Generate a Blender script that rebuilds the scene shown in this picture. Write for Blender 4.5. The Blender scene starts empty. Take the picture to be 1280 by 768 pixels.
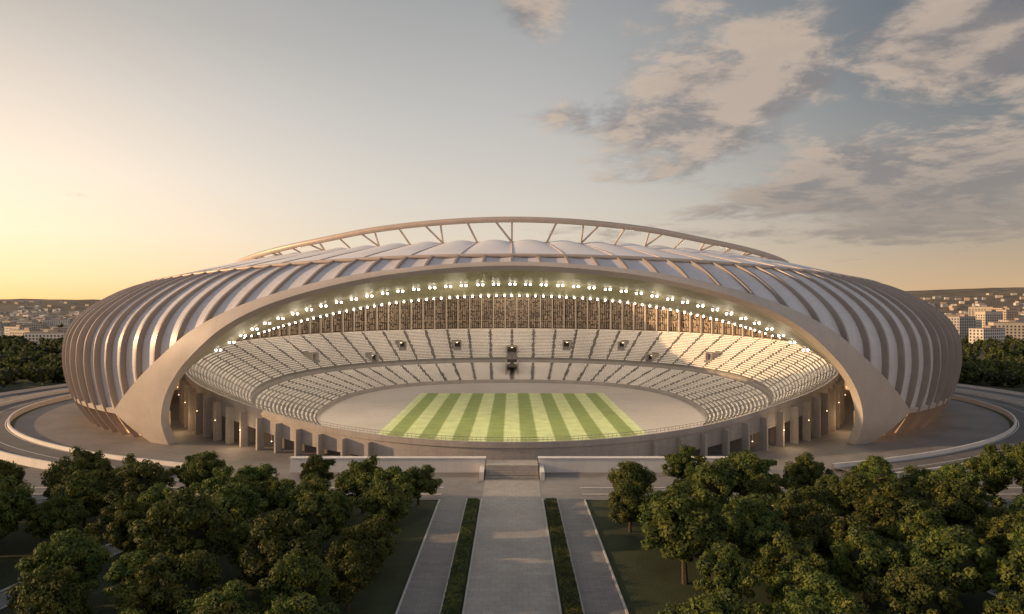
import bpy, math, random
import numpy as np
from mathutils import Vector
random.seed(5); rng=np.random.default_rng(5)
S=bpy.context.scene
rad=math.radians
# ------------------------------------------------------------ helpers
def link(o,parent=None):
    S.collection.objects.link(o)
    if parent: o.parent=parent
    return o
def mk(name,v,f,mats,parent=None,smooth=False,mi=None):
    me=bpy.data.meshes.new(name)
    me.from_pydata([tuple(map(float,p)) for p in v],[],[tuple(map(int,q)) for q in f])
    for m in (mats if isinstance(mats,(list,tuple)) else [mats]): me.materials.append(m)
    if mi is not None: me.polygons.foreach_set('material_index',np.array(mi,dtype=np.int32))
    if smooth: me.polygons.foreach_set('use_smooth',np.ones(len(me.polygons),dtype=bool))
    me.update()
    return link(bpy.data.objects.new(name,me),parent)
class MB:
    def __init__(s): s.v=[];s.f=[];s.m=[]
    def add(s,v,f,m=0):
        n=len(s.v); s.v.extend(v); s.f.extend([tuple(i+n for i in q) for q in f]); s.m.extend([m]*len(f))
    def box(s,c,h,ax=(1,0,0),m=0,top=1.0):
        l=math.hypot(ax[0],ax[1]); ux,uy=ax[0]/l,ax[1]/l
        P=[]
        for k,sz in ((1.0,-1),(top,1)):
            for a,b in ((-1,-1),(1,-1),(1,1),(-1,1)):
                P.append((c[0]+ux*a*h[0]*k-uy*b*h[1]*k, c[1]+uy*a*h[0]*k+ux*b*h[1]*k, c[2]+sz*h[2]))
        s.add(P,[(3,2,1,0),(4,5,6,7),(0,1,5,4),(1,2,6,5),(2,3,7,6),(3,0,4,7)],m)
    def loft(s,curves,closed=False,m=0,ring=False):
        n=len(curves[0]); v=[p for c in curves for p in c]; f=[]
        K=len(curves)
        for k in range(K if ring else K-1):
            k2=(k+1)%K
            for i in range(n if closed else n-1):
                j=(i+1)%n
                f.append((k*n+i,k*n+j,k2*n+j,k2*n+i))
        s.add(v,f,m)
    def tube(s,path,r,n=6,m=0,closed=False):
        path=[np.array(p,float) for p in path]; N=len(path); cur=[]
        for i,p in enumerate(path):
            a=path[(i-1)%N] if (closed or i>0) else p; b=path[(i+1)%N] if (closed or i<N-1) else p
            t=b-a; t/=np.linalg.norm(t)+1e-9
            up=np.array([0,0,1.0]) if abs(t[2])<.9 else np.array([1.0,0,0])
            u=np.cross(t,up); u/=np.linalg.norm(u); w=np.cross(u,t)
            rr=r[i] if isinstance(r,(list,tuple,np.ndarray)) else r
            cur.append([p+u*rr*math.cos(2*math.pi*k/n)+w*rr*math.sin(2*math.pi*k/n) for k in range(n)])
        s.loft(cur,closed=True,m=m,ring=closed)
    def out(s,name,mats,parent=None,smooth=False): return mk(name,s.v,s.f,mats,parent,smooth,s.m)
def herm(xs,ys,x):
    xs=np.array(xs,float); ys=np.array(ys,float); m=np.gradient(ys,xs)
    x=min(max(x,xs[0]),xs[-1]); i=min(max(int(np.searchsorted(xs,x))-1,0),len(xs)-2)
    h=xs[i+1]-xs[i]; t=(x-xs[i])/h
    return float((2*t**3-3*t*t+1)*ys[i]+(t**3-2*t*t+t)*h*m[i]+(-2*t**3+3*t*t)*ys[i+1]+(t**3-t*t)*h*m[i+1])
def sm(a,b,x):
    t=min(max((x-a)/(b-a),0),1); return t*t*(3-2*t)
# ------------------------------------------------------------ materials
def mat(name,col,rough=.7,var=.15,scale=.2,bump=0.0,bscale=3.0,metal=0,col2=None,brick=None,spec=.4,fine=0.0,streak=0.0):
    m=bpy.data.materials.new(name); m.use_nodes=True; nt=m.node_tree; N=nt.nodes; L=nt.links
    b=N['Principled BSDF']; b.inputs['Roughness'].default_value=rough; b.inputs['Metallic'].default_value=metal
    b.inputs['Specular IOR Level'].default_value=spec
    tc=N.new('ShaderNodeTexCoord'); no=N.new('ShaderNodeTexNoise'); no.inputs['Scale'].default_value=scale; no.inputs['Detail'].default_value=6
    no.inputs['Roughness'].default_value=.65
    L.new(tc.outputs['Object'],no.inputs['Vector'])
    cr=N.new('ShaderNodeValToRGB'); cr.color_ramp.elements[0].position=.3; cr.color_ramp.elements[1].position=.7
    c2=col2 or tuple(min(1,c*(1+var)) for c in col); c1=tuple(c*(1-var) for c in col) if not col2 else col
    cr.color_ramp.elements[0].color=(*c1,1); cr.color_ramp.elements[1].color=(*c2,1)
    L.new(no.outputs['Fac'],cr.inputs['Fac']); last=cr.outputs['Color']
    def mul(last,sock):
        mx=N.new('ShaderNodeMix'); mx.data_type='RGBA'; mx.blend_type='MULTIPLY'; mx.inputs[0].default_value=1
        L.new(last,mx.inputs[6]); L.new(sock,mx.inputs[7]); return mx.outputs[2]
    if brick:
        bt=N.new('ShaderNodeTexBrick'); bt.inputs['Scale'].default_value=1; bt.inputs['Brick Width'].default_value=brick[0]; bt.inputs['Row Height'].default_value=brick[1]
        bt.inputs['Mortar Size'].default_value=brick[2]; bt.inputs['Color1'].default_value=(1,1,1,1); bt.inputs['Color2'].default_value=(.84,.84,.84,1); bt.inputs['Mortar'].default_value=(.6,.6,.6,1)
        L.new(tc.outputs['Object'],bt.inputs['Vector']); last=mul(last,bt.outputs['Color'])
    if fine>0:
        n3=N.new('ShaderNodeTexNoise'); n3.inputs['Scale'].default_value=bscale; n3.inputs['Detail'].default_value=5
        L.new(tc.outputs['Object'],n3.inputs['Vector'])
        mr=N.new('ShaderNodeMapRange'); mr.inputs[1].default_value=.3; mr.inputs[2].default_value=.7; mr.inputs[3].default_value=1-fine; mr.inputs[4].default_value=1+fine
        L.new(n3.outputs['Fac'],mr.inputs[0]); last=mul(last,mr.outputs[0])
    if streak>0:
        sp=N.new('ShaderNodeSeparateXYZ'); L.new(tc.outputs['Object'],sp.inputs[0])
        fm=N.new('ShaderNodeMath'); fm.operation='PINGPONG'; fm.inputs[1].default_value=1.6; L.new(sp.outputs['Z'],fm.inputs[0])
        mr=N.new('ShaderNodeMapRange'); mr.inputs[1].default_value=.0; mr.inputs[2].default_value=.12; mr.inputs[3].default_value=1-streak; mr.inputs[4].default_value=1; L.new(fm.outputs[0],mr.inputs[0]); last=mul(last,mr.outputs[0])
        mp=N.new('ShaderNodeMapping'); mp.inputs['Scale'].default_value=(1,1,.08); L.new(tc.outputs['Object'],mp.inputs[0])
        n4=N.new('ShaderNodeTexNoise'); n4.inputs['Scale'].default_value=.9; n4.inputs['Detail'].default_value=4; L.new(mp.outputs[0],n4.inputs['Vector'])
        mr=N.new('ShaderNodeMapRange'); mr.inputs[1].default_value=.3; mr.inputs[2].default_value=.7; mr.inputs[3].default_value=1-streak; mr.inputs[4].default_value=1+streak*.5; L.new(n4.outputs['Fac'],mr.inputs[0]); last=mul(last,mr.outputs[0])
    L.new(last,b.inputs['Base Color'])
    if bump>0:
        n2=N.new('ShaderNodeTexNoise'); n2.inputs['Scale'].default_value=bscale; n2.inputs['Detail'].default_value=5
        bp=N.new('ShaderNodeBump'); bp.inputs['Strength'].default_value=bump; bp.inputs['Distance'].default_value=.2
        L.new(tc.outputs['Object'],n2.inputs['Vector']); L.new(n2.outputs['Fac'],bp.inputs['Height']); L.new(bp.outputs['Normal'],b.inputs['Normal'])
    return m
def emis(name,col,st,base=(.8,.8,.8)):
    m=bpy.data.materials.new(name); m.use_nodes=True; b=m.node_tree.nodes['Principled BSDF']
    b.inputs['Base Color'].default_value=(*base,1); b.inputs['Emission Color'].default_value=(*col,1); b.inputs['Emission Strength'].default_value=st
    m.cycles.emission_sampling='NONE'
    return m
M_shell=mat('shell_cladding',(.62,.60,.61),.42,.06,.05,.04,1.2,spec=.5,fine=.04,streak=.09)
M_rib=mat('rib_metal',(.31,.265,.235),.4,.12,.1,metal=.15)
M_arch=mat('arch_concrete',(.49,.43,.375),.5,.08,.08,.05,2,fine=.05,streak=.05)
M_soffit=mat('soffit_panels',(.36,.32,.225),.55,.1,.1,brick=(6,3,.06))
M_roof=mat('roof_membrane',(.80,.79,.80),.45,.05,.1)
M_steel=mat('truss_steel',(.52,.42,.34),.4,.08,.3,metal=.1)
M_conc=mat('concrete',(.34,.30,.265),.75,.15,.12,.1,2,fine=.08,streak=.08)
M_concd=mat('dark_concrete',(.13,.11,.095),.8,.2,.15)
M_step=mat('terrace_concrete',(.21,.19,.17),.8,.12,.1)
M_seat=mat('seat_plastic',(.74,.665,.585),.5,.10,.04,fine=.12,bscale=.6)
M_apron=mat('apron_track',(.45,.385,.33),.7,.10,.03,fine=.07,bscale=.5)
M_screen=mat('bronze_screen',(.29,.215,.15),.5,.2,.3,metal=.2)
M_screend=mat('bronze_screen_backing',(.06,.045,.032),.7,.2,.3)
M_pil=mat('screen_pilaster',(.42,.34,.26),.6,.1,.3)
M_pave=mat('paving',(.22,.20,.187),.7,.2,.05,.1,3,brick=(2.0,1.0,.03),fine=.12)
M_path=mat('path_paving',(.32,.285,.255),.65,.18,.07,.1,3,brick=(1.55,1.55,.03),fine=.12)
M_road=mat('road_asphalt',(.13,.12,.113),.8,.2,.1,.1,3,fine=.1)
M_kerb=mat('kerb_stone',(.46,.44,.40),.7,.1,.5)
M_wall=mat('white_wall',(.60,.565,.53),.6,.08,.15,fine=.05,streak=.06)
M_lawn=mat('lawn_grass',(.020,.030,.010),.95,.3,.12,.5,4,col2=(.045,.055,.018),fine=.3)
M_ground=mat('ground_soil_grass',(.045,.05,.022),.95,.3,.008,.2,.5,col2=(.10,.09,.05),fine=.3)
M_hill=mat('hazy_hill_forest',(.09,.08,.06),.95,.3,.004,.0,.02,col2=(.17,.14,.10),fine=.35)  # distance haze painted in: forest colour made warmer and brighter
M_lamp=emis('lamp_glow',(1,.94,.80),20)
M_lampw=emis('concourse_lamp',(1,.75,.42),4)
M_white=mat('white_line',(.75,.75,.72),.7,.05)
M_bark=mat('bark',(.06,.045,.032),.9,.3,2,.4,6)
def warm_windows():
    m=bpy.data.materials.new('concourse_glass'); m.use_nodes=True; N=m.node_tree.nodes;L=m.node_tree.links; b=N['Principled BSDF']
    tc=N.new('ShaderNodeTexCoord'); no=N.new('ShaderNodeTexNoise'); no.inputs['Scale'].default_value=.09; no.inputs['Detail'].default_value=3
    L.new(tc.outputs['Object'],no.inputs['Vector'])
    mr=N.new('ShaderNodeMapRange'); mr.inputs[1].default_value=.35; mr.inputs[2].default_value=.65; mr.inputs[3].default_value=.2; mr.inputs[4].default_value=.9
    L.new(no.outputs['Fac'],mr.inputs[0]); L.new(mr.outputs[0],b.inputs['Emission Strength'])
    b.inputs['Emission Color'].default_value=(1,.50,.20,1); b.inputs['Base Color'].default_value=(.35,.27,.19,1); b.inputs['Roughness'].default_value=.35
    m.cycles.emission_sampling='NONE'
    return m
M_glass=warm_windows()
def foliage(name,c1,c2,c3):
    m=bpy.data.materials.new(name); m.use_nodes=True; N=m.node_tree.nodes;L=m.node_tree.links; b=N['Principled BSDF']
    tc=N.new('ShaderNodeTexCoord'); no=N.new('ShaderNodeTexNoise'); no.inputs['Scale'].default_value=.55; no.inputs['Detail'].default_value=3
    L.new(tc.outputs['Object'],no.inputs['Vector'])
    cr=N.new('ShaderNodeValToRGB'); e=cr.color_ramp.elements; e[0].position=.32;e[0].color=(*c1,1); e[1].position=.7;e[1].color=(*c3,1); x=e.new(.5);x.color=(*c2,1)
    L.new(no.outputs['Fac'],cr.inputs['Fac'])
    oi=N.new('ShaderNodeObjectInfo'); hs=N.new('ShaderNodeHueSaturation'); mr=N.new('ShaderNodeMapRange'); mr.inputs[3].default_value=.7; mr.inputs[4].default_value=1.35
    L.new(oi.outputs['Random'],mr.inputs[0]); L.new(mr.outputs[0],hs.inputs['Value']); L.new(cr.outputs['Color'],hs.inputs['Color'])
    mr2=N.new('ShaderNodeMapRange'); mr2.inputs[3].default_value=.485; mr2.inputs[4].default_value=.52; L.new(oi.outputs['Random'],mr2.inputs[0]); L.new(mr2.outputs[0],hs.inputs['Hue'])
    L.new(hs.outputs['Color'],b.inputs['Base Color']); b.inputs['Roughness'].default_value=.6; b.inputs['Specular IOR Level'].default_value=.2
    tr=N.new('ShaderNodeBsdfTranslucent'); L.new(hs.outputs['Color'],tr.inputs['Color'])
    mx=N.new('ShaderNodeMixShader'); mx.inputs[0].default_value=.3; L.new(b.outputs[0],mx.inputs[1]); L.new(tr.outputs[0],mx.inputs[2])
    L.new(mx.outputs[0],N['Material Output'].inputs['Surface'])
    return m
M_leaf=foliage('leaves',(.042,.064,.015),(.088,.110,.024),(.18,.175,.038))
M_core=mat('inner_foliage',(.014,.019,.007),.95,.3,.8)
def pitch_mat():
    m=bpy.data.materials.new('striped_turf'); m.use_nodes=True; N=m.node_tree.nodes;L=m.node_tree.links; b=N['Principled BSDF']; b.inputs['Roughness'].default_value=.85
    tc=N.new('ShaderNodeTexCoord'); sp=N.new('ShaderNodeSeparateXYZ'); L.new(tc.outputs['Object'],sp.inputs[0])
    d=N.new('ShaderNodeMath'); d.operation='MULTIPLY'; d.inputs[1].default_value=2*math.pi/10.4; L.new(sp.outputs['X'],d.inputs[0])
    s=N.new('ShaderNodeMath'); s.operation='COSINE'; L.new(d.outputs[0],s.inputs[0])
    mr=N.new('ShaderNodeMapRange'); mr.inputs[1].default_value=-.15; mr.inputs[2].default_value=.15; L.new(s.outputs[0],mr.inputs[0])
    mx=N.new('ShaderNodeMix'); mx.data_type='RGBA'; L.new(mr.outputs[0],mx.inputs[0]); mx.inputs[6].default_value=(.24,.29,.078,1); mx.inputs[7].default_value=(.56,.59,.27,1)
    no=N.new('ShaderNodeTexNoise'); no.inputs['Scale'].default_value=.2; no.inputs['Detail'].default_value=9; no.inputs['Roughness'].default_value=.7; L.new(tc.outputs['Object'],no.inputs['Vector'])
    r2=N.new('ShaderNodeMapRange'); r2.inputs[1].default_value=.3; r2.inputs[2].default_value=.7; r2.inputs[3].default_value=.76; r2.inputs[4].default_value=1.15; L.new(no.outputs['Fac'],r2.inputs[0])
    m2=N.new('ShaderNodeMix'); m2.data_type='RGBA'; m2.blend_type='MULTIPLY'; m2.inputs[0].default_value=1; L.new(mx.outputs[2],m2.inputs[6]); L.new(r2.outputs[0],m2.inputs[7])
    L.new(m2.outputs[2],b.inputs['Base Color']); return m
M_pitch=pitch_mat()
# ------------------------------------------------------------ stadium geometry
CY=313.0; BX=34.0
stadium=bpy.data.objects.new('stadium',None); link(stadium)
def ztop(th): return 48+6.5*abs(math.cos(th))**3
PZ=[0,7,16,26,34,41,48,52,54.5]; PO=[-7,-3.2,-1.0,0,-1,-4.8,-12.5,-19,-25]
def ell(th,a,b,z): return np.array([a*math.sin(th),CY-b*math.cos(th),z])
def elo(th,a,b,z):
    c=math.cos(th); return np.array([a*math.sin(th),CY-(b+(BX if c<0 else 0))*c,z])
def shell(th,z,off=0.0):
    zn=z*54.5/ztop(th) if z>20 else z*(1+(54.5/ztop(th)-1)*max(0,z)/20)
    o=herm(PZ,PO,zn); a,b=175+o,133+o
    if math.cos(th)<0: b+=BX
    p=np.array([a*math.sin(th),CY-b*math.cos(th),z])
    if off:
        o2=herm(PZ,PO,min(zn+.6,54.5)); o1=herm(PZ,PO,max(zn-.6,0)); sl=(o2-o1)/1.2
        n=np.array([math.sin(th)/a,-math.cos(th)/b,0]); n/=np.linalg.norm(n); n[2]=-sl; n/=np.linalg.norm(n)
        p=p+n*off
    return p
def tang(th,a=175,b=133):
    t=np.array([a*math.cos(th),b*math.sin(th),0]); return t/np.linalg.norm(t)
OT=[0,7,14.5,21.8,28,34.5,43]; OZ=[51.4,50.7,48.2,43.1,36.0,24.4,9.0]
ZB=8.5
def zlow(th):
    t=abs(math.degrees((th+math.pi)%(2*math.pi)-math.pi))
    if t>=43.5: return ZB
    return max(herm([-7]+OT,[50.7]+OZ,t),ZB)
NR=124; DT=2*math.pi/NR
mb=MB(); NC=NR*8; RW=22; cols=[]
for i in range(NC+1):
    th=i*2*math.pi/NC; zl=zlow(th); zt=ztop(th); fr=(i%8)/8.0
    sc=-.35*math.sin(math.pi*fr)
    cols.append([shell(th,zl+(zt-zl)*r/RW,sc if sc else -.001) for r in range(RW+1)])
mb.loft(cols); mb.out('shell_panels',M_shell,stadium,True)
mb=MB()
for k in range(NR):
    th=k*DT; zl=zlow(th); lo=0.0 if zl<=ZB+.01 else zl; zt=ztop(th)
    T=tang(th); c=[[],[],[],[]]
    for r in range(29):
        z=lo+(zt-lo)*r/28; dp=1.75*min(1,.35+z/22.)*(1-.62*sm(30,50,z)); w=.22+.12*min(1,z/25)
        i0=shell(th,z,-1.0); o0=shell(th,z,dp)
        c[0].append(i0-T*w*1.3);c[1].append(o0-T*w);c[2].append(o0+T*w);c[3].append(i0+T*w*1.3)
    mb.loft(c)
mb.out('facade_ribs',M_rib,stadium)
mb=MB(); ths=[rad(38)+(2*math.pi-rad(76))*i/300 for i in range(301)]
mb.loft([[elo(t,166,124,z) for t in ths] for z in (0,ZB+.5)],m=0)
mb.loft([[elo(t,166,124,ZB+.5) for t in ths],[shell(t,ZB,-.02) for t in ths]],m=1)
th2=[rad(43.5)+(2*math.pi-rad(87))*i/300 for i in range(301)]
mb.loft([[shell(t,ZB-.6,1.0) for t in th2],[shell(t,ZB+.7,1.0) for t in th2],[shell(t,ZB+.7,-.4) for t in th2]],m=1)
mb.loft([[shell(t,ZB-.6,1.0) for t in th2],[shell(t,ZB-.6,-1.4) for t in th2]],m=1)
mb.loft([[elo(t,166.3,124.3,4.0) for t in ths],[elo(t,166.5,124.5,4.0) for t in ths],[elo(t,166.5,124.5,4.5) for t in ths],[elo(t,166.3,124.3,4.5) for t in ths]],m=1)
mb.out('skirt_glazing',[M_glass,M_arch],stadium)
mb=MB(); mb.tube([elo(i*DT/2,150.3,108.3,ztop(i*DT/2)+.2) for i in range(NR*2)],.55,8,closed=True)
def zin(th): return 56.8+4.6*abs(math.cos(th))**3
def roofp(th,f,dz=0):
    zt=ztop(th); return elo(th,150-35*f,108-35*f,zt+(zin(th)-zt)*(f**.85)+dz)
mb.tube([roofp(i*DT/2,1,0) for i in range(NR*2)],.45,8,closed=True)
for k in range(0,NR,2):
    mb.tube([roofp(k*DT,f/8,.06) for f in range(9)],.22,6)
mb.out('roof_steelwork',M_steel,stadium,True)
mb=MB(); cols=[]
RC=(NR//2)*10
for i in range(RC):
    th=i*2*math.pi/RC; fr=(i%10)/10; h=1.1*math.sin(math.pi*fr)**.8
    cols.append([roofp(th,f/10,h*(f/10)**1.2-.02) for f in range(11)])
mb.loft(cols,ring=True); mb.out('roof_membrane_panels',M_roof,stadium,True)
TT=[-22,0,22,35,45,60,66]; TZ=[66.3,68.8,66.3,63.0,60.9,58.0,57.0]
def trp(td): return ell(rad(td),118,76,herm(TT,TZ,abs(td)))
mb=MB(); mb.tube([trp(-66+i*1.1) for i in range(121)],1.0,10)
for i in range(-10,11):
    th=2*i*DT; sg=1 if i>0 else -1
    for s in ((sg,) if i%2 else (0,sg*1.9)):
        base=roofp(th,1,.2); top=trp(math.degrees(th)+s*1.5)
        if top[2]-base[2]>.8: mb.tube([base,top],.34,6)
mb.out('roof_truss_arch',M_steel,stadium,True)
Ath=[0,9.3,17,24,29,33,35,36.0]; Az=[50.4,48.9,45.0,37.9,28.1,17.2,8,0]
Oth=[0,8.0,16,23.2,29.2,35,43.2,38.2]; Oz=[51.4,50.4,47.5,41.8,34.1,23.6,9.3,0]
def Bxyz(a,b,th,z): return ell(rad(th),a,b,z)
Bp=[Bxyz(140,92,0,43.7),Bxyz(140,92,11,42.5),Bxyz(140,92,20.5,39.5),Bxyz(140,92,31,34.7),Bxyz(140,92,38.5,30.6),np.array([101,228,26.]),np.array([105,214,13.]),np.array([106,216,0.])]
def smx(tab,s,odd=False):
    n=len(tab); xs=list(range(-1,n)); sg=-1 if odd else 1
    ys=[sg*tab[1]]+list(tab); v=herm(xs,ys,abs(s)); return v*(-1 if (odd and s<0) else 1)
SS=[i/14 for i in range(-98,99)]
def Aat(s,off): return shell(rad(smx(Ath,s,True)),smx(Az,s),off)
def Oat(s,off):
    if abs(s)<=6: return shell(rad(smx(Oth[:7],s,True)),smx(Oz[:7],s),off)
    u=abs(s)-6; sg=1 if s>0 else -1
    return shell(rad(sg*(Oth[6]+(Oth[7]-Oth[6])*u)),Oz[6]*(1-u),off)
def Bat(s): return np.array([smx([p[0] for p in Bp],s,True),smx([p[1] for p in Bp],s),smx([p[2] for p in Bp],s)])
def oo(s): return 1.2+1.1*sm(1.5,4.5,abs(s))
mb=MB()
mb.loft([[Oat(s,-.8) for s in SS],[Oat(s,oo(s)) for s in SS]])
mb.loft([[Oat(s,oo(s))*(1-u)+Aat(s,oo(s)-.2)*u+np.array([0,-.3*math.sin(math.pi*u),0]) for s in SS] for u in (0,.25,.5,.75,1)])
mb.loft([[Aat(s,oo(s)-.2) for s in SS],[Aat(s,-.6) for s in SS]])
mb.out('entrance_arch',M_arch,stadium,True)
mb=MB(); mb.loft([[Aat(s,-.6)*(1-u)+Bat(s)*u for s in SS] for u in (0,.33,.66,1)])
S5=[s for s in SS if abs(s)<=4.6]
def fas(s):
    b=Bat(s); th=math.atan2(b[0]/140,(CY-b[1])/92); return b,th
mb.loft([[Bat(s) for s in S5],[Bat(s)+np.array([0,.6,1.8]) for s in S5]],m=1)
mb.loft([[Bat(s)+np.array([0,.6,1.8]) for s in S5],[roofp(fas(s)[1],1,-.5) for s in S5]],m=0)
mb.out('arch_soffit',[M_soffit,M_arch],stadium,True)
IV=[(-1,1.618,0),(1,1.618,0),(-1,-1.618,0),(1,-1.618,0),(0,-1,1.618),(0,1,1.618),(0,-1,-1.618),(0,1,-1.618),(1.618,0,-1),(1.618,0,1),(-1.618,0,-1),(-1.618,0,1)]
IF=[(0,11,5),(0,5,1),(0,1,7),(0,7,10),(0,10,11),(1,5,9),(5,11,4),(11,10,2),(10,7,6),(7,1,8),(3,9,4),(3,4,2),(3,2,6),(3,6,8),(3,8,9),(4,9,5),(2,4,11),(6,2,10),(8,6,7),(9,8,1)]
def sph(mb,c,r,m=0,jit=0,rg=None):
    q=r/1.902
    if jit: J=rg.normal(0,jit,(12,3))*r; mb.add([(c[0]+v[0]*q+j[0],c[1]+v[1]*q+j[1],c[2]+v[2]*q+j[2]) for v,j in zip(IV,J)],IF,m)
    else: mb.add([(c[0]+v[0]*q,c[1]+v[1]*q,c[2]+v[2]*q) for v in IV],IF,m)
def arclen(fn,s0,s1,step):
    s=np.linspace(s0,s1,800); P=np.array([fn(x) for x in s]); L=np.concatenate([[0],np.cumsum(np.linalg.norm(np.diff(P,axis=0),axis=1))])
    n=int(L[-1]/step); return [P[np.argmin(abs(L-L[-1]*k/n))] for k in range(n+1)]
mb=MB()
R1=lambda s: Aat(s,-.6)*.56+Bat(s)*.44
for i,p in enumerate(arclen(R1,-4.2,4.2,4.6)):
    for dx in (-.7,.7):
        c=p+np.array([dx,0,-.6]); mb.box(c+np.array([0,.3,.42]),(.38,.38,.22),m=1); sph(mb,c,.34)
for p in arclen(Bat,-4.5,4.5,2.4):
    c=p+np.array([0,-.5,-.25]); mb.box(c+np.array([0,.3,.3]),(.26,.28,.16),m=1); sph(mb,c,.27)
mb.out('floodlight_rows',[M_lamp,M_steel],stadium)
# ---- bowl
RT=[0,23,37,50,65,75,88,115,150,180]; RZ=[5.1,7.4,11.3,14.2,17.0,19.6,21.9,24.0,25.3,25.7]
def zr(ph):
    t=abs(math.degrees((ph+math.pi)%(2*math.pi)-math.pi)); return herm([-23]+RT,[7.4]+RZ,t)
def Rp(ph,g=0,z=None): return ell(ph,128+g,131+g,zr(ph) if z is None else z)
def Ip(ph):
    n=2.35; c,s=math.cos(ph),math.sin(ph)
    x=73*math.copysign(abs(s)**(2/n),s); by=100 if c>0 else 84
    return np.array([x,295-by*math.copysign(abs(c)**(2/n),c),.9])
FP=[(0,0),(.47,.27),(.50,.29),(.5001,.37),(1,1)]
def prof(f): return float(np.interp(f,[a for a,b in FP],[b for a,b in FP]))
def bowl(ph,f,dz=0,ff=None):
    I=Ip(ph);R=Rp(ph); p=I+(R-I)*f; p[2]=I[2]+(R[2]-I[2])*prof(f if ff is None else ff)+dz; return p
rows=[.47*i/15 for i in range(16)]+[.5001+(.4999)*i/20 for i in range(21)]
NP=300; PH=[2*math.pi*i/NP for i in range(NP)]
mb=MB()
for a,b in zip(rows[:-1],rows[1:]):
    if a==.47:
        mb.loft([[bowl(p,.47) for p in PH],[bowl(p,.5) for p in PH]],closed=True,m=1)
        mb.loft([[bowl(p,.5) for p in PH],[bowl(p,.5001) for p in PH]],closed=True,m=2); continue
    mb.loft([[bowl(p,a) for p in PH],[bowl(p,a+.0001,0,b) for p in PH],[bowl(p,b,0,b) for p in PH]],closed=True,m=0)
mb.loft([[bowl(p,0)-np.array([0,0,.9]) for p in PH],[bowl(p,0,1.0) for p in PH]],closed=True,m=2)
NA=60
for k in range(NA):
    ph=2*math.pi*k/NA
    if math.cos(ph)>.82: continue
    t=np.array([math.cos(ph)*128,math.sin(ph)*131,0]);t/=np.linalg.norm(t)
    for f0,f1 in ((.0,.465),(.503,.995)):
        mb.loft([[bowl(ph,f0+(f1-f0)*u/10,.75)-t*.45 for u in range(11)],[bowl(ph,f0+(f1-f0)*u/10,.75)+t*.45 for u in range(11)]],m=1)
mb.out('seating_terraces',[M_step,M_concd,M_conc],stadium)
mb=MB()
dense=np.linspace(0,2*math.pi,361)
vom=[(180,.60),(180-16,.72),(180+16,.72),(180-33,.74),(180+33,.74),(115,.66),(245,.66),(135,.56),(225,.56)]
for a,b in zip(rows[:-1],rows[1:]):
    if a==.47: continue
    f=(a+b)/2; P=np.array([bowl(p,f,0,b) for p in dense]); L=np.concatenate([[0],np.cumsum(np.linalg.norm(np.diff(P[:,:2],axis=0),axis=1))])
    n=int(L[-1]/.95); q=(np.arange(n)+.5)*L[-1]/n
    X=np.interp(q,L,P[:,0]);Y=np.interp(q,L,P[:,1]);Z=np.interp(q,L,P[:,2]);A=np.interp(q,L,dense)
    for x,y,z,ph in zip(X,Y,Z,A):
        if math.cos(ph)>.82: continue
        k=ph/(2*math.pi)*NA; da=abs(k-round(k))*L[-1]/NA
        if da<.8: continue
        pd=math.degrees(ph); skip=False
        for va,vf in vom:
            if abs(pd-va)*L[-1]/360<2.6 and abs(f-vf)<.09: skip=True
        if skip: continue
        tx,ty=math.cos(ph)*128,math.sin(ph)*131; l=math.hypot(tx,ty); tx/=l;ty/=l; ox,oy=ty,-tx
        j=.12+rng.normal(0,.03); w=.41
        def P3(a_,b_,c_): return (x+tx*a_+ox*b_,y+ty*a_+oy*b_,z+c_)
        mb.add([P3(-w,-.28,.45),P3(w,-.28,.45),P3(w,.25,.42),P3(-w,.25,.42),P3(w,.25+j,.98),P3(-w,.25+j,.98)],[(0,1,2,3),(3,2,4,5)])
mb.out('stadium_seats',M_seat,stadium)
mb=MB()
for va,vf in vom:
    ph=rad(va); p=bowl(ph,vf); t=np.array([math.cos(ph),math.sin(ph),0])
    o=np.array([t[1],-t[0],0]); big=1.35 if va==180 else 1
    for s in (-1,1): mb.box(p+t*s*2.1*big+np.array([0,0,1.2]),(.25,2.6,2.2*big),t,0)
    mb.box(p+o*1.0+np.array([0,0,2.9*big]),(2.5*big,2.2,.25),t,0)
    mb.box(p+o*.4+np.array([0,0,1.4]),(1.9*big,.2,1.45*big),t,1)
    mb.box(p+o*.1+np.array([0,0,2.4*big]),(.5,.1,.12),t,2)
p=bowl(math.pi,.3)
for s in (-1,1): mb.box(p+np.array([s*3.2,2,1]),(.4,14,3.2),(1,0,0),0)
mb.box(p+np.array([0,2,2.2]),(2.7,11,.3),(1,0,0),1)
mb.box(p+np.array([0,12,1]),(2.8,.3,4),(1,0,0),1)
mb.out('vomitory_portals',[M_conc,M_screend,M_lampw],stadium)
mb=MB()
def zb(p): return max(zr(p)-5.2,0.0)
mb.loft([[Rp(p,.0) for p in PH],[Rp(p,.3,zr(p)+.9) for p in PH],[Rp(p,1.1,zr(p)+.9) for p in PH],[Rp(p,1.1,zr(p)-.6) for p in PH],[Rp(p,.7,zr(p)-.6) for p in PH],[Rp(p,.7,zb(p)) for p in PH],[Rp(p,-3,zb(p)) for p in PH]],closed=True,m=0)
mb.loft([[Rp(p,-3.0,0) for p in PH],[Rp(p,-3.0,zb(p)+.1) for p in PH]],closed=True,m=1)
for k in range(-34,35):
    th=k*rad(3.3)
    if abs(k)<5: continue
    t=tang(th,128,131); h=zr(th)-1.0
    mb.box(Rp(th,1.7,h/2-.2),(.30,1.2,h/2),t,m=0,top=.95)
mb.out('bowl_outer_wall',[M_conc,M_concd],stadium)
mb=MB()
RL=[rad(-68+i) for i in range(137)]
for h in (.5,1.1): mb.tube([Rp(p,.7,zr(p)+.9+h) for p in RL],.05,4)
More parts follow.
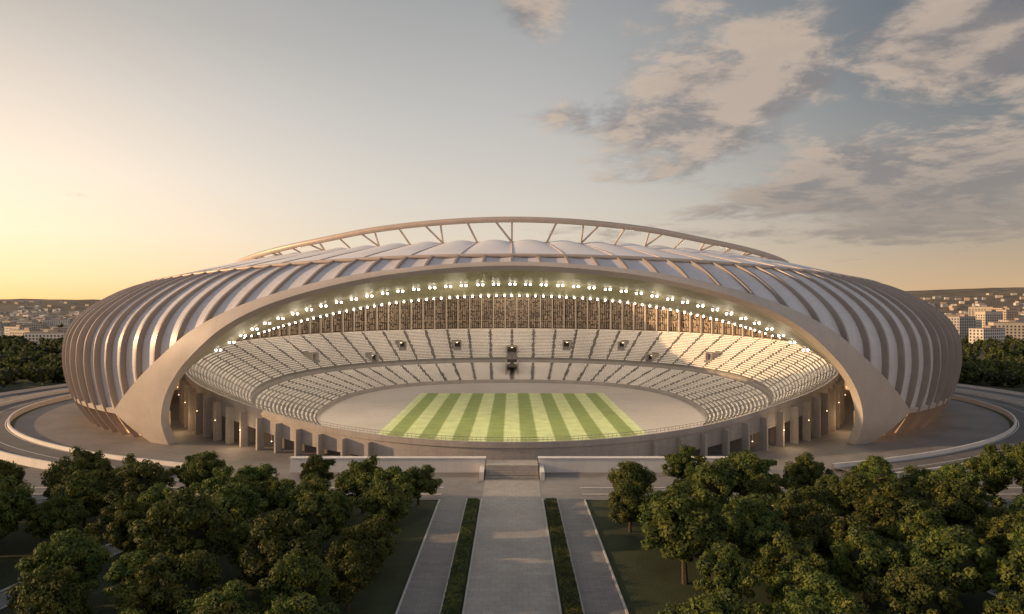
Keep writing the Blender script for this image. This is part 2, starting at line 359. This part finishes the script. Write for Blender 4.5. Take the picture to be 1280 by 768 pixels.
for i in range(0,274):
    p=rad(-68+i*.5); mb.tube([Rp(p,.7,zr(p)+.9),Rp(p,.7,zr(p)+2.0)],.04,4)
mb.out('rim_railing',M_rib,stadium)
mb=MB(); sp=[rad(74+212*i/200) for i in range(201)]
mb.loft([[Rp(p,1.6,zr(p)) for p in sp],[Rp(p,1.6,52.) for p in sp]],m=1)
mb.loft([[Rp(p,.2,zr(p)+.05) for p in sp],[Rp(p,.2,zr(p)+1.3) for p in sp],[Rp(p,.5,zr(p)+1.3) for p in sp]],m=2)
nslot=390
for i in range(nslot):
    th=rad(74+212*(i+.5)/nslot); t=tang(th,128,131); z0=zr(th)+1.8; H=(51.5-z0); g=i%6
    if g==0:
        mb.box(Rp(th,.1,z0+H/2-.5),(.34,.7,H/2+.6),t,m=2); continue
    z=z0
    while z<50:
        Ln=rng.uniform(1.2,3.6); Ln=min(Ln,51-z)
        w=rng.uniform(.15,.5)
        mb.box(Rp(th+rng.uniform(-.0012,.0012),.9+rng.uniform(-.2,.2),z+Ln/2),(w,.12,Ln/2),t,m=0)
        z+=Ln+rng.uniform(.25,.9)
for zz in (31.5,38,44.5):
    mb.loft([[Rp(p,.85,zz) for p in sp],[Rp(p,.55,zz) for p in sp],[Rp(p,.55,zz+.35) for p in sp],[Rp(p,.85,zz+.35) for p in sp]],m=0)
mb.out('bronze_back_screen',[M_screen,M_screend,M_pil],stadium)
mb=MB()
for sgn in (-1,1):
    for d in (30,36,42,48,54,60,66):
        p=Rp(rad(sgn*d),3.4,max(3.,zr(rad(d))-6)); mb.tube([p,p+np.array([0,0,3])],.08,5,m=1); sph(mb,p,.16)
mb.out('concourse_lamps',[M_lampw,M_steel],stadium)
mb=MB(); mb.add([ (0,295,.03)]+[tuple(Ip(p)*np.array([1,1,0])+np.array([0,0,.03])) for p in PH],[(0,i+1,(i+1)%NP+1) for i in range(NP)])
mb.out('pitch_apron',M_apron)
mk('football_pitch',[(-42.5,213,.06),(42.5,213,.06),(42.5,334,.06),(-42.5,334,.06)],[(0,1,2,3)],M_pitch)
mb=MB()
for x in (-41.5,41.5): mb.add([(x-.07,216,.09),(x+.07,216,.09),(x+.07,333,.09),(x-.07,333,.09)],[(0,1,2,3)])
mb.add([(-41.4,332.8,.09),(41.4,332.8,.09),(41.4,333,.09),(-41.4,333,.09)],[(0,1,2,3)])
mb.out('pitch_markings',M_white)
# ------------------------------------------------------------ ground
mk('ground',[(-9000,-600,0),(9000,-600,0),(9000,9000,0),(-9000,9000,0)],[(0,1,2,3)],M_ground)
mk('lawn',[(-190,20,.02),(190,20,.02),(190,176,.02),(-190,176,.02)],[(0,1,2,3)],M_lawn)
E=[2*math.pi*i/240 for i in range(240)]
mb=MB(); mb.loft([[elo(t,190,150,.05) for t in E],[elo(t,105,100,.05) for t in E]],closed=True)
mb.out('plaza_paving',M_pave)
def ringroad(name,a,b,w,t0,t1,z):
    n=160; T=[rad(t0+(t1-t0)*i/n) for i in range(n+1)]
    mb=MB(); mb.loft([[elo(t,a,b,z) for t in T],[elo(t,a+w,b+w,z) for t in T]],m=0)
    for g,h in ((0,1.0),(w,1.2)):
        mb.loft([[elo(t,a+g-.3,b+g-.3,0) for t in T],[elo(t,a+g-.3,b+g-.3,z+h) for t in T],[elo(t,a+g+.3,b+g+.3,z+h) for t in T],[elo(t,a+g+.3,b+g+.3,0) for t in T]],m=1)
    for g in (w*.06,w*.5,w*.94):
        mb.loft([[elo(t,a+g-.1,b+g-.1,z+.02) for t in T],[elo(t,a+g+.1,b+g+.1,z+.02) for t in T]],m=2)
    return mb.out(name,[M_road,M_wall,M_white])
ringroad('ring_road',192,151,13,24,336,.9)
ringroad('ring_road',213,172,15,52,308,.5)
mk('forecourt_paving',[(-120,149,.08),(120,149,.08),(120,181,.08),(-120,181,.08)],[(0,1,2,3)],M_pave)
mb=MB()
for yy in (153,158.5): mb.box((-65,yy,.14),(50,.35,.09)); mb.box((65,yy,.14),(50,.35,.09))
mb.out('forecourt_kerb',M_kerb)
mb=MB()
mb.add([(-6.2,20,.12),(6.2,20,.12),(6.2,166,.12),(-6.2,166,.12)],[(0,1,2,3)],0)
for x in (-6.35,6.35): mb.box((x,85,.1),(.15,65,.12),m=1)
for i in range(10): mb.box((0,166+i*.55+3,.1+.12*i),(6.2,.27+3,.1+.12*i+.06),m=0)
mb.box((0,177.5,.7),(6.2,3.2,.72),m=0)
mb.out('central_path',[M_path,M_kerb])
for s in (-1,1):
    mb=MB(); x0,x1=9.3,15.0
    mb.add([(s*x0,20,.10),(s*x1,20,.10),(s*x1,149,.10),(s*x0,149,.10)],[(0,1,2,3)],0)
    for x in (x0,x1): mb.box((s*x,84.5,.12),(.15,64.5,.14),m=1)
    mb.out('side_path',[M_pave,M_kerb])
    mb=MB(); mb.box((s*30,174.5,1.7),(23.5,.8,1.7)); mb.box((s*30,174.5,3.5),(23.7,1.0,.12)); mb.box((s*7.0,170.5,1.0),(.5,5.0,1.0))
    mb.out('forecourt_wall',M_wall)
def polypath(name,pts,w,z,m):
    mb=MB(); pts=[np.array([*p,0.0]) for p in pts]; l=[];r=[]
    for i,p in enumerate(pts):
        t=pts[min(i+1,len(pts)-1)]-pts[max(i-1,0)]; t/=np.linalg.norm(t); n=np.array([-t[1],t[0],0]); l.append(p+n*w/2);r.append(p-n*w/2)
    up=lambda c,h,o:[q+np.array([0,0,h]) for q in c]
    mb.loft([up(l,z,0),up(r,z,0)],m=0)
    mb.tube(up(l,z+.1,0),.2,4,m=1); mb.tube(up(r,z+.1,0),.2,4,m=1)
    mb.out(name,[m,M_kerb])
PP=[[(-78,60),(-70,95),(-66,118),(-57,136),(-48,150)],[(-150,112),(-120,130),(-90,150)],[(78,60),(70,95),(66,118),(60,136),(52,150)],[(150,112),(120,132),(92,150)]]
for i,P in enumerate(PP): polypath('footpath',P,5+2*(i%2),.07+.02*(i%2),M_pave)
# ------------------------------------------------------------ vegetation
def leafquads(C,N,size,rg):
    n=len(C); t=np.cross(N,rg.normal(size=(n,3))); t/=np.linalg.norm(t,axis=1)[:,None]+1e-9; b=np.cross(N,t)
    s=(size*rg.uniform(.6,1.4,n))[:,None]
    V=np.stack([C-t*s,C-b*s*.6,C+t*s,C+b*s*.6],1).reshape(-1,3); F=np.arange(n*4).reshape(-1,4); return V,F
def tree_mesh(seed,H,Rr,leaf,ncl,per):
    rg=np.random.default_rng(seed); mb=MB()
    th0=H*.24; ln=rg.uniform(-.3,.3,2)
    mb.tube([(0,0,-.2),(ln[0]*.5,ln[1]*.5,th0),(ln[0],ln[1],H*.55)],[.38,.27,.14],7,m=0)
    cz=H*.60; ch=H*.40; cl=[]
    lob=rg.uniform(0,6.28,3)
    for i in range(ncl):
        u=rg.normal(size=3); u/=np.linalg.norm(u)
        az=math.atan2(u[1],u[0]); rr=rg.uniform(.3,1)**.5*(1+.20*math.sin(3*az+lob[0])*(1-.4*u[2])+.14*math.sin(5*az+lob[1]+2*u[2]))
        zz=u[2]*rr; sh=1.0-.25*max(zz,0)-.12*max(-zz,0)
        c=np.array([u[0]*rr*Rr*.84*sh,u[1]*rr*Rr*.84*sh,cz+zz*ch*.9])
        c[2]=max(c[2],H*.27)
        r=rg.uniform(.6,1.4)*Rr/5.9; cl.append((c,r))
    for k in range(9):
        c,r=cl[rg.integers(len(cl))]; s=np.array([ln[0]*.5,ln[1]*.5,th0*rg.uniform(.8,1.3)]); m=(s+c)/2+np.array([0,0,.3])
        mb.tube([s,m,c],[.15,.09,.03],5,m=0)
    for c,r in cl:
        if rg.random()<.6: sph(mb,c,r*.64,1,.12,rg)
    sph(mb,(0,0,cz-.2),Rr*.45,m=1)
    Cs=[];Ns=[]
    for c,r in cl:
        u=rg.normal(size=(per,3)); u/=np.linalg.norm(u,axis=1)[:,None]; u[:,2]*=.8
        Cs.append(c+u*r*(rg.uniform(.55,1.2,per)**.7)[:,None]); nn=u+rg.normal(0,.45,(per,3))+np.array([0,0,.3]); Ns.append(nn/np.linalg.norm(nn,axis=1)[:,None])
    V,F=leafquads(np.concatenate(Cs),np.concatenate(Ns),leaf,rg)
    mb.add(list(V),[tuple(q) for q in F.tolist()],2)
    me=bpy.data.meshes.new('tree_mesh'); me.from_pydata([tuple(map(float,p)) for p in mb.v],[],mb.f)
    for m in (M_bark,M_core,M_leaf): me.materials.append(m)
    me.polygons.foreach_set('material_index',np.array(mb.m,dtype=np.int32)); me.update(); return me
TM=[tree_mesh(11+i,h,r,.22,100,160) for i,(h,r) in enumerate([(12,6.0),(13.3,5.4),(11.2,6.2),(12.8,5.0),(12,5.7),(10.8,5.6)])]
placed=[]
def put_tree(x,y,s=1.0):
    s*=1.0
    me=TM[random.randrange(len(TM))]; o=bpy.data.objects.new('tree',me); link(o); o.location=(x,y,0); o.rotation_euler=(0,0,random.uniform(0,6.28)); k=s*random.uniform(.92,1.1)
    o.scale=(k*random.uniform(.92,1.12),k*random.uniform(.92,1.12),k*.97); placed.append((x,y))
key=[(25,104,1.25),(21,128,.95),(25,147,.85),(36,130,.95),(47,141,1.0),(60,147,.85),(37,114,.95),(48,104,1.0),(60,113,.95),(57,93,1.05),(74,122,1.0),(83,134,1.0),(95,142,.95),(37,94,.9),(26,88,.9),(72,95,1.0),(85,106,1.05),(98,120,1.0),(110,140,.95),(36,149,.8),(27,116,.85),(47,83,.95),(62,80,.95),(49,122,.9),(75,80,.95),(31,75,.8),(58,131,.85),(98,131,.85),
 (-19,146,.78),(-29,140,.85),(-40,147,.85),(-22,131,.95),(-36,129,1.0),(-50,140,.9),(-31,115,1.0),(-45,116,1.0),(-46,101,1.15),(-32,99,1.12),(-21,107,.85),(-59,110,.9),(-75,141,.85),(-76,128,.85),(-40,86,.95),(-58,94,.95),(-84,116,1.05),(-80,103,1.0),(-92,129,1.0),(-104,145,.9),(-96,110,1.0),(-110,118,.95),(-122,147,.85),(-26,87,.9),(-52,81,.95),(-39,74,.85),(-65,83,.85),(-51,127,.9),(-66,149,.75),(-21,119,.85)]
for x,y,s in key: put_tree(x,y,s)
def onpath(x,y):
    if abs(x)<21: return True
    for P in PP:
        for (a,b),(c,d) in zip(P[:-1],P[1:]):
            t=max(0,min(1,((x-a)*(c-a)+(y-b)*(d-b))/((c-a)**2+(d-b)**2)))
            if math.hypot(x-a-t*(c-a),y-b-t*(d-b))<6: return True
    return False
tries=0
while len(placed)<150 and tries<9000:
    tries+=1
    x=random.uniform(-160,160); y=random.uniform(66,150)
    if abs(x)>y*1.0 or onpath(x,y): continue
    if (x/207)**2+((y-CY)/166)**2<1.05 : continue
    if y>148 and abs(x)<95: continue
    if min(math.hypot(x-a,y-b) for a,b in placed)<8.6: continue
    put_tree(x,y,random.uniform(.7,.98))
for s in (-1,1):
    rg=np.random.default_rng(50+s); n=16000; y=rg.uniform(40,147,n); side=rg.random(n)
    x=np.where(side<.6,rg.uniform(6.9,9.0,n),np.where(side<.8,6.85,9.05)); z=np.where(side<.6,.95,rg.uniform(.1,.95,n))+rg.normal(0,.05,n)
    C=np.stack([s*x,y,z],1); Nn=rg.normal(0,.6,(n,3))+np.array([0,0,1.]); Nn/=np.linalg.norm(Nn,axis=1)[:,None]
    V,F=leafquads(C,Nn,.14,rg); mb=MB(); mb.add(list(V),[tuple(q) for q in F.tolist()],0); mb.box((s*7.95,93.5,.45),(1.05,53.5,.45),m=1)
    mb.out('hedge',[M_leaf,M_core])
rg=np.random.default_rng(77); mb=MB(); cnt=0; Cs=[];Ns=[]
while cnt<1000:
    y=rg.uniform(230,780) if cnt<780 else rg.uniform(780,1500); s=rg.choice([-1,1]); q=rg.uniform(.5,.95); x=s*q*y
    if (x/236)**2+((y-CY)/(194+(BX if y>CY else 0)))**2<1.0: continue
    if y>470 and rg.random()<.35: continue
    cnt+=1; h=rg.uniform(7,12); r=rg.uniform(4,6.5)
    for k in range(4):
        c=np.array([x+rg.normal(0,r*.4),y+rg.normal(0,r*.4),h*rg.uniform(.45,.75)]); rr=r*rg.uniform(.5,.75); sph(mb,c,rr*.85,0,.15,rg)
        m=34; u=rg.normal(size=(m,3)); u/=np.linalg.norm(u,axis=1)[:,None]; Cs.append(c+u*rr*rg.uniform(.8,1.15,m)[:,None]); nn=u+rg.normal(0,.5,(m,3)); Ns.append(nn/np.linalg.norm(nn,axis=1)[:,None])
V,F=leafquads(np.concatenate(Cs),np.concatenate(Ns),.95,rg); mb.add(list(V),[tuple(q) for q in F.tolist()],1)
mb.out('distant_trees',[M_core,M_leaf])
# ------------------------------------------------------------ hills and city
def hn(x,y): return math.sin(x*.0021+1)*.5+math.sin(x*.0053+y*.002)*.25+math.sin(x*.013+2+y*.004)*.12+math.sin(x*.031+y*.01)*.05
def hz(x,y):
    j=(y-1700)/3600
    if j<=0: return 0
    return ((38+(30 if x<0 else 100)*sm(400,2500,abs(x))+24*hn(x,y)))*sm(0,.6,j)-2
v=[];f=[];nx,ny=260,22
for j in range(ny):
    for i in range(nx):
        x=-7000+14000*i/(nx-1); y=1700+3600*j/(ny-1)
        v.append((x,y,hz(x,y)+rng.normal(0,1.5)*sm(0,.6,j/(ny-1))))
for j in range(ny-1):
    for i in range(nx-1): f.append((j*nx+i,j*nx+i+1,(j+1)*nx+i+1,(j+1)*nx+i))
mk('hills',v,f,M_hill,None,True)
M_bw=[mat('building_render_%s'%n,c,.8,.08,.05) for n,c in (('cream',(.52,.45,.36)),('white',(.58,.54,.48)),('sand',(.46,.36,.27)),('grey',(.38,.36,.33)))]
M_win=mat('window_glass',(.06,.065,.07),.15,.1); M_tile=mat('flat_roof',(.32,.26,.22),.8,.2)
def bldg(x,y,w,d,h,ang,mi,z=0):
    e=bpy.data.objects.new('apartment_building',None); link(e); e.location=(x,y,z); e.rotation_euler=(0,0,ang)
    b=MB(); b.box((0,0,h/2),(w/2,d/2,h/2)); b.out('walls',M_bw[mi],e)
    b=MB(); b.box((0,0,h+.3),(w/2+.3,d/2+.3,.3)); b.box((w*.15,0,h+1.7),(w*.12,d*.2,1.2)); b.out('roof',M_tile,e)
    b=MB(); fl=int(h/3.1); nw=int(w/3.4); nd=int(d/3.4)
    for k in range(fl):
        zz=1.7+k*3.1
        for i in range(nw):
            xx=-w/2+(i+.5)*w/nw
            for s in (-1,1): b.box((xx,s*(d/2+.03),zz),(.8,.05,.9))
        for i in range(nd):
            yy=-d/2+(i+.5)*d/nd
            for s in (-1,1): b.box((s*(w/2+.03),yy,zz),(.05,.8,.9))
    b.out('windows',M_win,e)
rg=np.random.default_rng(9)
bldg(815,1190,28,18,38,.2,2)
B=[(815,1190)]
for x,y,w,h,mi in ((462,700,34,19,1),(505,735,28,24,0),(560,800,30,25,1),(500,800,24,29,3),(600,905,28,34,0),(560,880,26,24,1),(660,960,26,36,2),(620,840,24,31,1),(690,1060,30,40,0),(740,1100,24,30,3),(-470,730,40,14,1),(-540,800,42,14,0),(-590,860,40,16,1),(-520,850,34,15,2)):
    B.append((x,y)); bldg(x,y,w,14,h,rg.uniform(-.6,.6),mi)
for s in (-1,1):
    n=0
    while n<24:
        y=rg.uniform(760,1500); x=s*y*rg.uniform(.59,.80)
        if any(math.hypot(x-a,y-b)<42 for a,b in B): continue
        B.append((x,y)); n+=1
        bldg(x,y,rg.uniform(18,42),rg.uniform(11,16),rg.uniform(9,17)*(1 if s<0 else 1.6),rg.uniform(-.6,.6),int(rg.integers(4)))
mb=MB()
for i in range(1700):
    y=rg.uniform(1150,3300); s=rg.choice([-1,1]); x=s*y*rg.uniform(.5,.95)
    z=max(hz(x,y),0)
    if y>2500 and rg.random()<.6: continue
    h=rg.uniform(3,9); mb.box((x,y,z+h/2),(rg.uniform(5,13),rg.uniform(5,9),h/2+2),(1,rg.uniform(-.5,.5)),m=int(rg.choice([0,2,3,3,2,1])))
mb.out('distant_city',M_bw)
# ------------------------------------------------------------ lights
SAZ=-94; SEL=13
sd=np.array([math.sin(rad(SAZ))*math.cos(rad(SEL)),math.cos(rad(SAZ))*math.cos(rad(SEL)),math.sin(rad(SEL))])
sl=bpy.data.lights.new('sun','SUN'); sl.energy=5.0; sl.angle=rad(.6); sl.color=(1,.63,.33)
so=bpy.data.objects.new('sun',sl); link(so); so.rotation_euler=Vector(-sd).to_track_quat('-Z','Y').to_euler()
def pl(name,loc,e,col,r=1.0):
    l=bpy.data.lights.new(name,'POINT'); l.energy=e; l.color=col; l.shadow_soft_size=r; o=bpy.data.objects.new(name,l); link(o,stadium); o.location=loc
for td in (-58,-30,0,30,58):
    p=ell(rad(td),118,82,47 if abs(td)<40 else 42); pl('floodlight',p,38000 if abs(td)<40 else 27000,(1,.86,.68))
for td in (110,145,180,215,250):
    p=ell(rad(td),106,100,52); pl('floodlight',p,22000,(1,.85,.65))
for s in (-3.5,-2.6,-1.7,-.6,.6,1.7,2.6,3.5):
    p=R1(s)+np.array([0,3.0,-6.0]); pl('soffit_light',p,1000,(1,.84,.58),.15)
for sgn in (-1,1):
    for d in (36,52): pl('concourse_light',Rp(rad(sgn*d),6.0,4.5),900,(1,.68,.36),.3)
# ------------------------------------------------------------ world
W=bpy.data.worlds.new('World'); S.world=W; W.use_nodes=True; nt=W.node_tree; N=nt.nodes; L=nt.links; N.clear()
W.cycles.sampling_method='MANUAL'; W.cycles.sample_map_resolution=512
def nd(t,**k):
    n=N.new(t)
    for a,b in k.items(): setattr(n,a,b)
    return n
def val(inp,v):
    if isinstance(v,(int,float)): inp.default_value=v
    else: L.new(v,inp)
def ma(op,a,b=0.0,c=None,clamp=False):
    n=nd('ShaderNodeMath',operation=op); n.use_clamp=clamp; val(n.inputs[0],a); val(n.inputs[1],b)
    if c is not None: val(n.inputs[2],c)
    return n.outputs[0]
def mr(x,a,b,c=0.0,d=1.0,smooth=True):
    n=nd('ShaderNodeMapRange'); n.interpolation_type='SMOOTHSTEP' if smooth else 'LINEAR'; val(n.inputs[0],x)
    for i,v in enumerate((a,b,c,d)): n.inputs[i+1].default_value=v
    return n.outputs[0]
def mix(f,a,b,bt='MIX'):
    n=nd('ShaderNodeMix',data_type='RGBA',blend_type=bt); val(n.inputs[0],f)
    for i,v in ((6,a),(7,b)):
        if isinstance(v,tuple): n.inputs[i].default_value=(*v,1)
        else: L.new(v,n.inputs[i])
    return n.outputs[2]
tc=nd('ShaderNodeTexCoord'); sp=nd('ShaderNodeSeparateXYZ'); L.new(tc.outputs['Generated'],sp.inputs[0]); x,y,z=sp.outputs
hl=ma('SQRT',ma('ADD',ma('ADD',ma('MULTIPLY',x,x),ma('MULTIPLY',y,y)),.0001))
c=ma('DIVIDE',ma('ADD',ma('MULTIPLY',x,math.sin(rad(-64))),ma('MULTIPLY',y,math.cos(rad(-64)))),hl)
e=ma('MAXIMUM',z,0.0)
def ramp(st):
    n=nd('ShaderNodeValToRGB'); L.new(e,n.inputs['Fac']); E_=n.color_ramp.elements
    while len(E_)>1: E_.remove(E_[0])
    E_[0].position=st[0][0]; E_[0].color=(*st[0][1],1)
    for p,cc in st[1:]:
        q=E_.new(p); q.color=(*cc,1)
    n.color_ramp.interpolation='LINEAR'; return n.outputs['Color']
Lr=ramp([(0,(1,.56,.20)),(.035,(1,.74,.42)),(.09,(.98,.83,.63)),(.16,(.88,.80,.69)),(.25,(.69,.655,.605)),(.34,(.50,.49,.465)),(.6,(.26,.275,.30)),(1,(.16,.19,.24))])
Mr=ramp([(0,(.86,.62,.39)),(.06,(.80,.67,.51)),(.14,(.70,.645,.57)),(.25,(.55,.535,.51)),(.39,(.37,.375,.378)),(.6,(.24,.265,.295)),(1,(.16,.19,.24))])
Rr_=ramp([(0,(.70,.43,.21)),(.03,(.60,.42,.25)),(.08,(.44,.36,.275)),(.16,(.27,.275,.265)),(.30,(.115,.145,.172)),(.6,(.12,.15,.19)),(1,(.16,.19,.24))])
Br=ramp([(0,(.70,.56,.50)),(.12,(.92,.77,.70)),(.35,(.72,.66,.65)),(.6,(.42,.43,.46)),(1,(.18,.21,.26))])  # unseen sky behind the camera, brightened to add light on facade and foreground
col=mix(mr(c,-.22,.5),Rr_,mix(mr(c,.42,.95),Mr,Lr))
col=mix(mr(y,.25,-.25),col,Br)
zz=ma('ADD',e,.13); cx=ma('DIVIDE',x,zz); cy=ma('DIVIDE',y,zz)
def cn(dx,dy,sc,det,ro):
    cb=nd('ShaderNodeCombineXYZ'); val(cb.inputs[0],ma('ADD',cx,dx)); val(cb.inputs[1],ma('ADD',cy,dy)); cb.inputs[2].default_value=3.7
    n=nd('ShaderNodeTexNoise'); n.inputs['Scale'].default_value=sc; n.inputs['Detail'].default_value=det; n.inputs['Roughness'].default_value=ro; n.inputs['Distortion'].default_value=.25
    L.new(cb.outputs[0],n.inputs['Vector']); return n.outputs['Fac']
az=nd('ShaderNodeMath',operation='ARCTAN2'); L.new(x,az.inputs[0]); L.new(y,az.inputs[1])
def blob(px,py,rx,rz,amp):
    u=(px-640)/900; w=(385-py)/900; l=math.sqrt(1+u*u+w*w); d=(u/l,1/l,w/l)
    a=math.atan2(d[0],d[1])
    p=ma('DIVIDE',ma('SUBTRACT',az.outputs[0],a),rx); q=ma('DIVIDE',ma('SUBTRACT',z,d[2]),rz)
    r=ma('SQRT',ma('ADD',ma('MULTIPLY',p,p),ma('MULTIPLY',q,q)))
    return mr(r,0.0,1.4,amp,0.0)
n1=cn(0,0,2.3,9,.66); n2=cn(-.12,.04,2.3,6,.64)
mk_=blob(870,115,.22,.13,.44)
for bb in ((1180,225,.36,.085,.46),(1220,60,.17,.09,.36),(670,20,.08,.05,.34),(1080,290,.45,.028,.32)): mk_=ma('MAXIMUM',mk_,blob(*bb))
dn=ma('SUBTRACT',ma('ADD',n1,mk_),.675)
cov=mr(dn,-.04,.17)
lit=mr(ma('ADD',ma('MULTIPLY',ma('SUBTRACT',n1,n2),4.2),.5),.1,.9)
thick=mr(dn,.02,.26)
lowm=mr(z,.04,.24)
ccol=mix(lit,(.24,.22,.222),(.64,.50,.39))
ccol=mix(ma('MULTIPLY',thick,.3),ccol,(.30,.265,.25))
ccol=mix(lowm,(.27,.235,.215),ccol)
col=mix(ma('MULTIPLY',cov,.84),col,ccol)
dp=nd('ShaderNodeVectorMath',operation='DOT_PRODUCT'); L.new(tc.outputs['Generated'],dp.inputs[0]); dp.inputs[1].default_value=(math.sin(rad(-40))*.998,math.cos(rad(-40))*.998,.035)
g=ma('POWER',ma('MAXIMUM',dp.outputs['Value'],0.0),26.0)
col=mix(1.0,col,mix(g,(0,0,0),(.35,.18,.05)),'ADD')
ns=nd('ShaderNodeTexSky',sky_type='NISHITA'); ns.sun_disc=False; ns.sun_elevation=rad(SEL); ns.sun_rotation=rad(SAZ); ns.dust_density=2.0
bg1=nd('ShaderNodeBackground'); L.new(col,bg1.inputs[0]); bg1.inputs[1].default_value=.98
bg2=nd('ShaderNodeBackground'); L.new(ns.outputs[0],bg2.inputs[0]); bg2.inputs[1].default_value=.003
ad=nd('ShaderNodeAddShader'); L.new(bg1.outputs[0],ad.inputs[0]); L.new(bg2.outputs[0],ad.inputs[1])
ow=nd('ShaderNodeOutputWorld'); L.new(ad.outputs[0],ow.inputs[0])
# ------------------------------------------------------------ camera
cd=bpy.data.cameras.new('camera'); cd.sensor_width=36; cd.lens=25.3; cd.clip_end=20000; cd.clip_start=.5
co=bpy.data.objects.new('camera',cd); link(co); co.location=(0,0,40); co.rotation_euler=(rad(90),0,0); S.camera=co
S.view_settings.view_transform='Standard'; S.view_settings.look='None'; S.view_settings.exposure=0
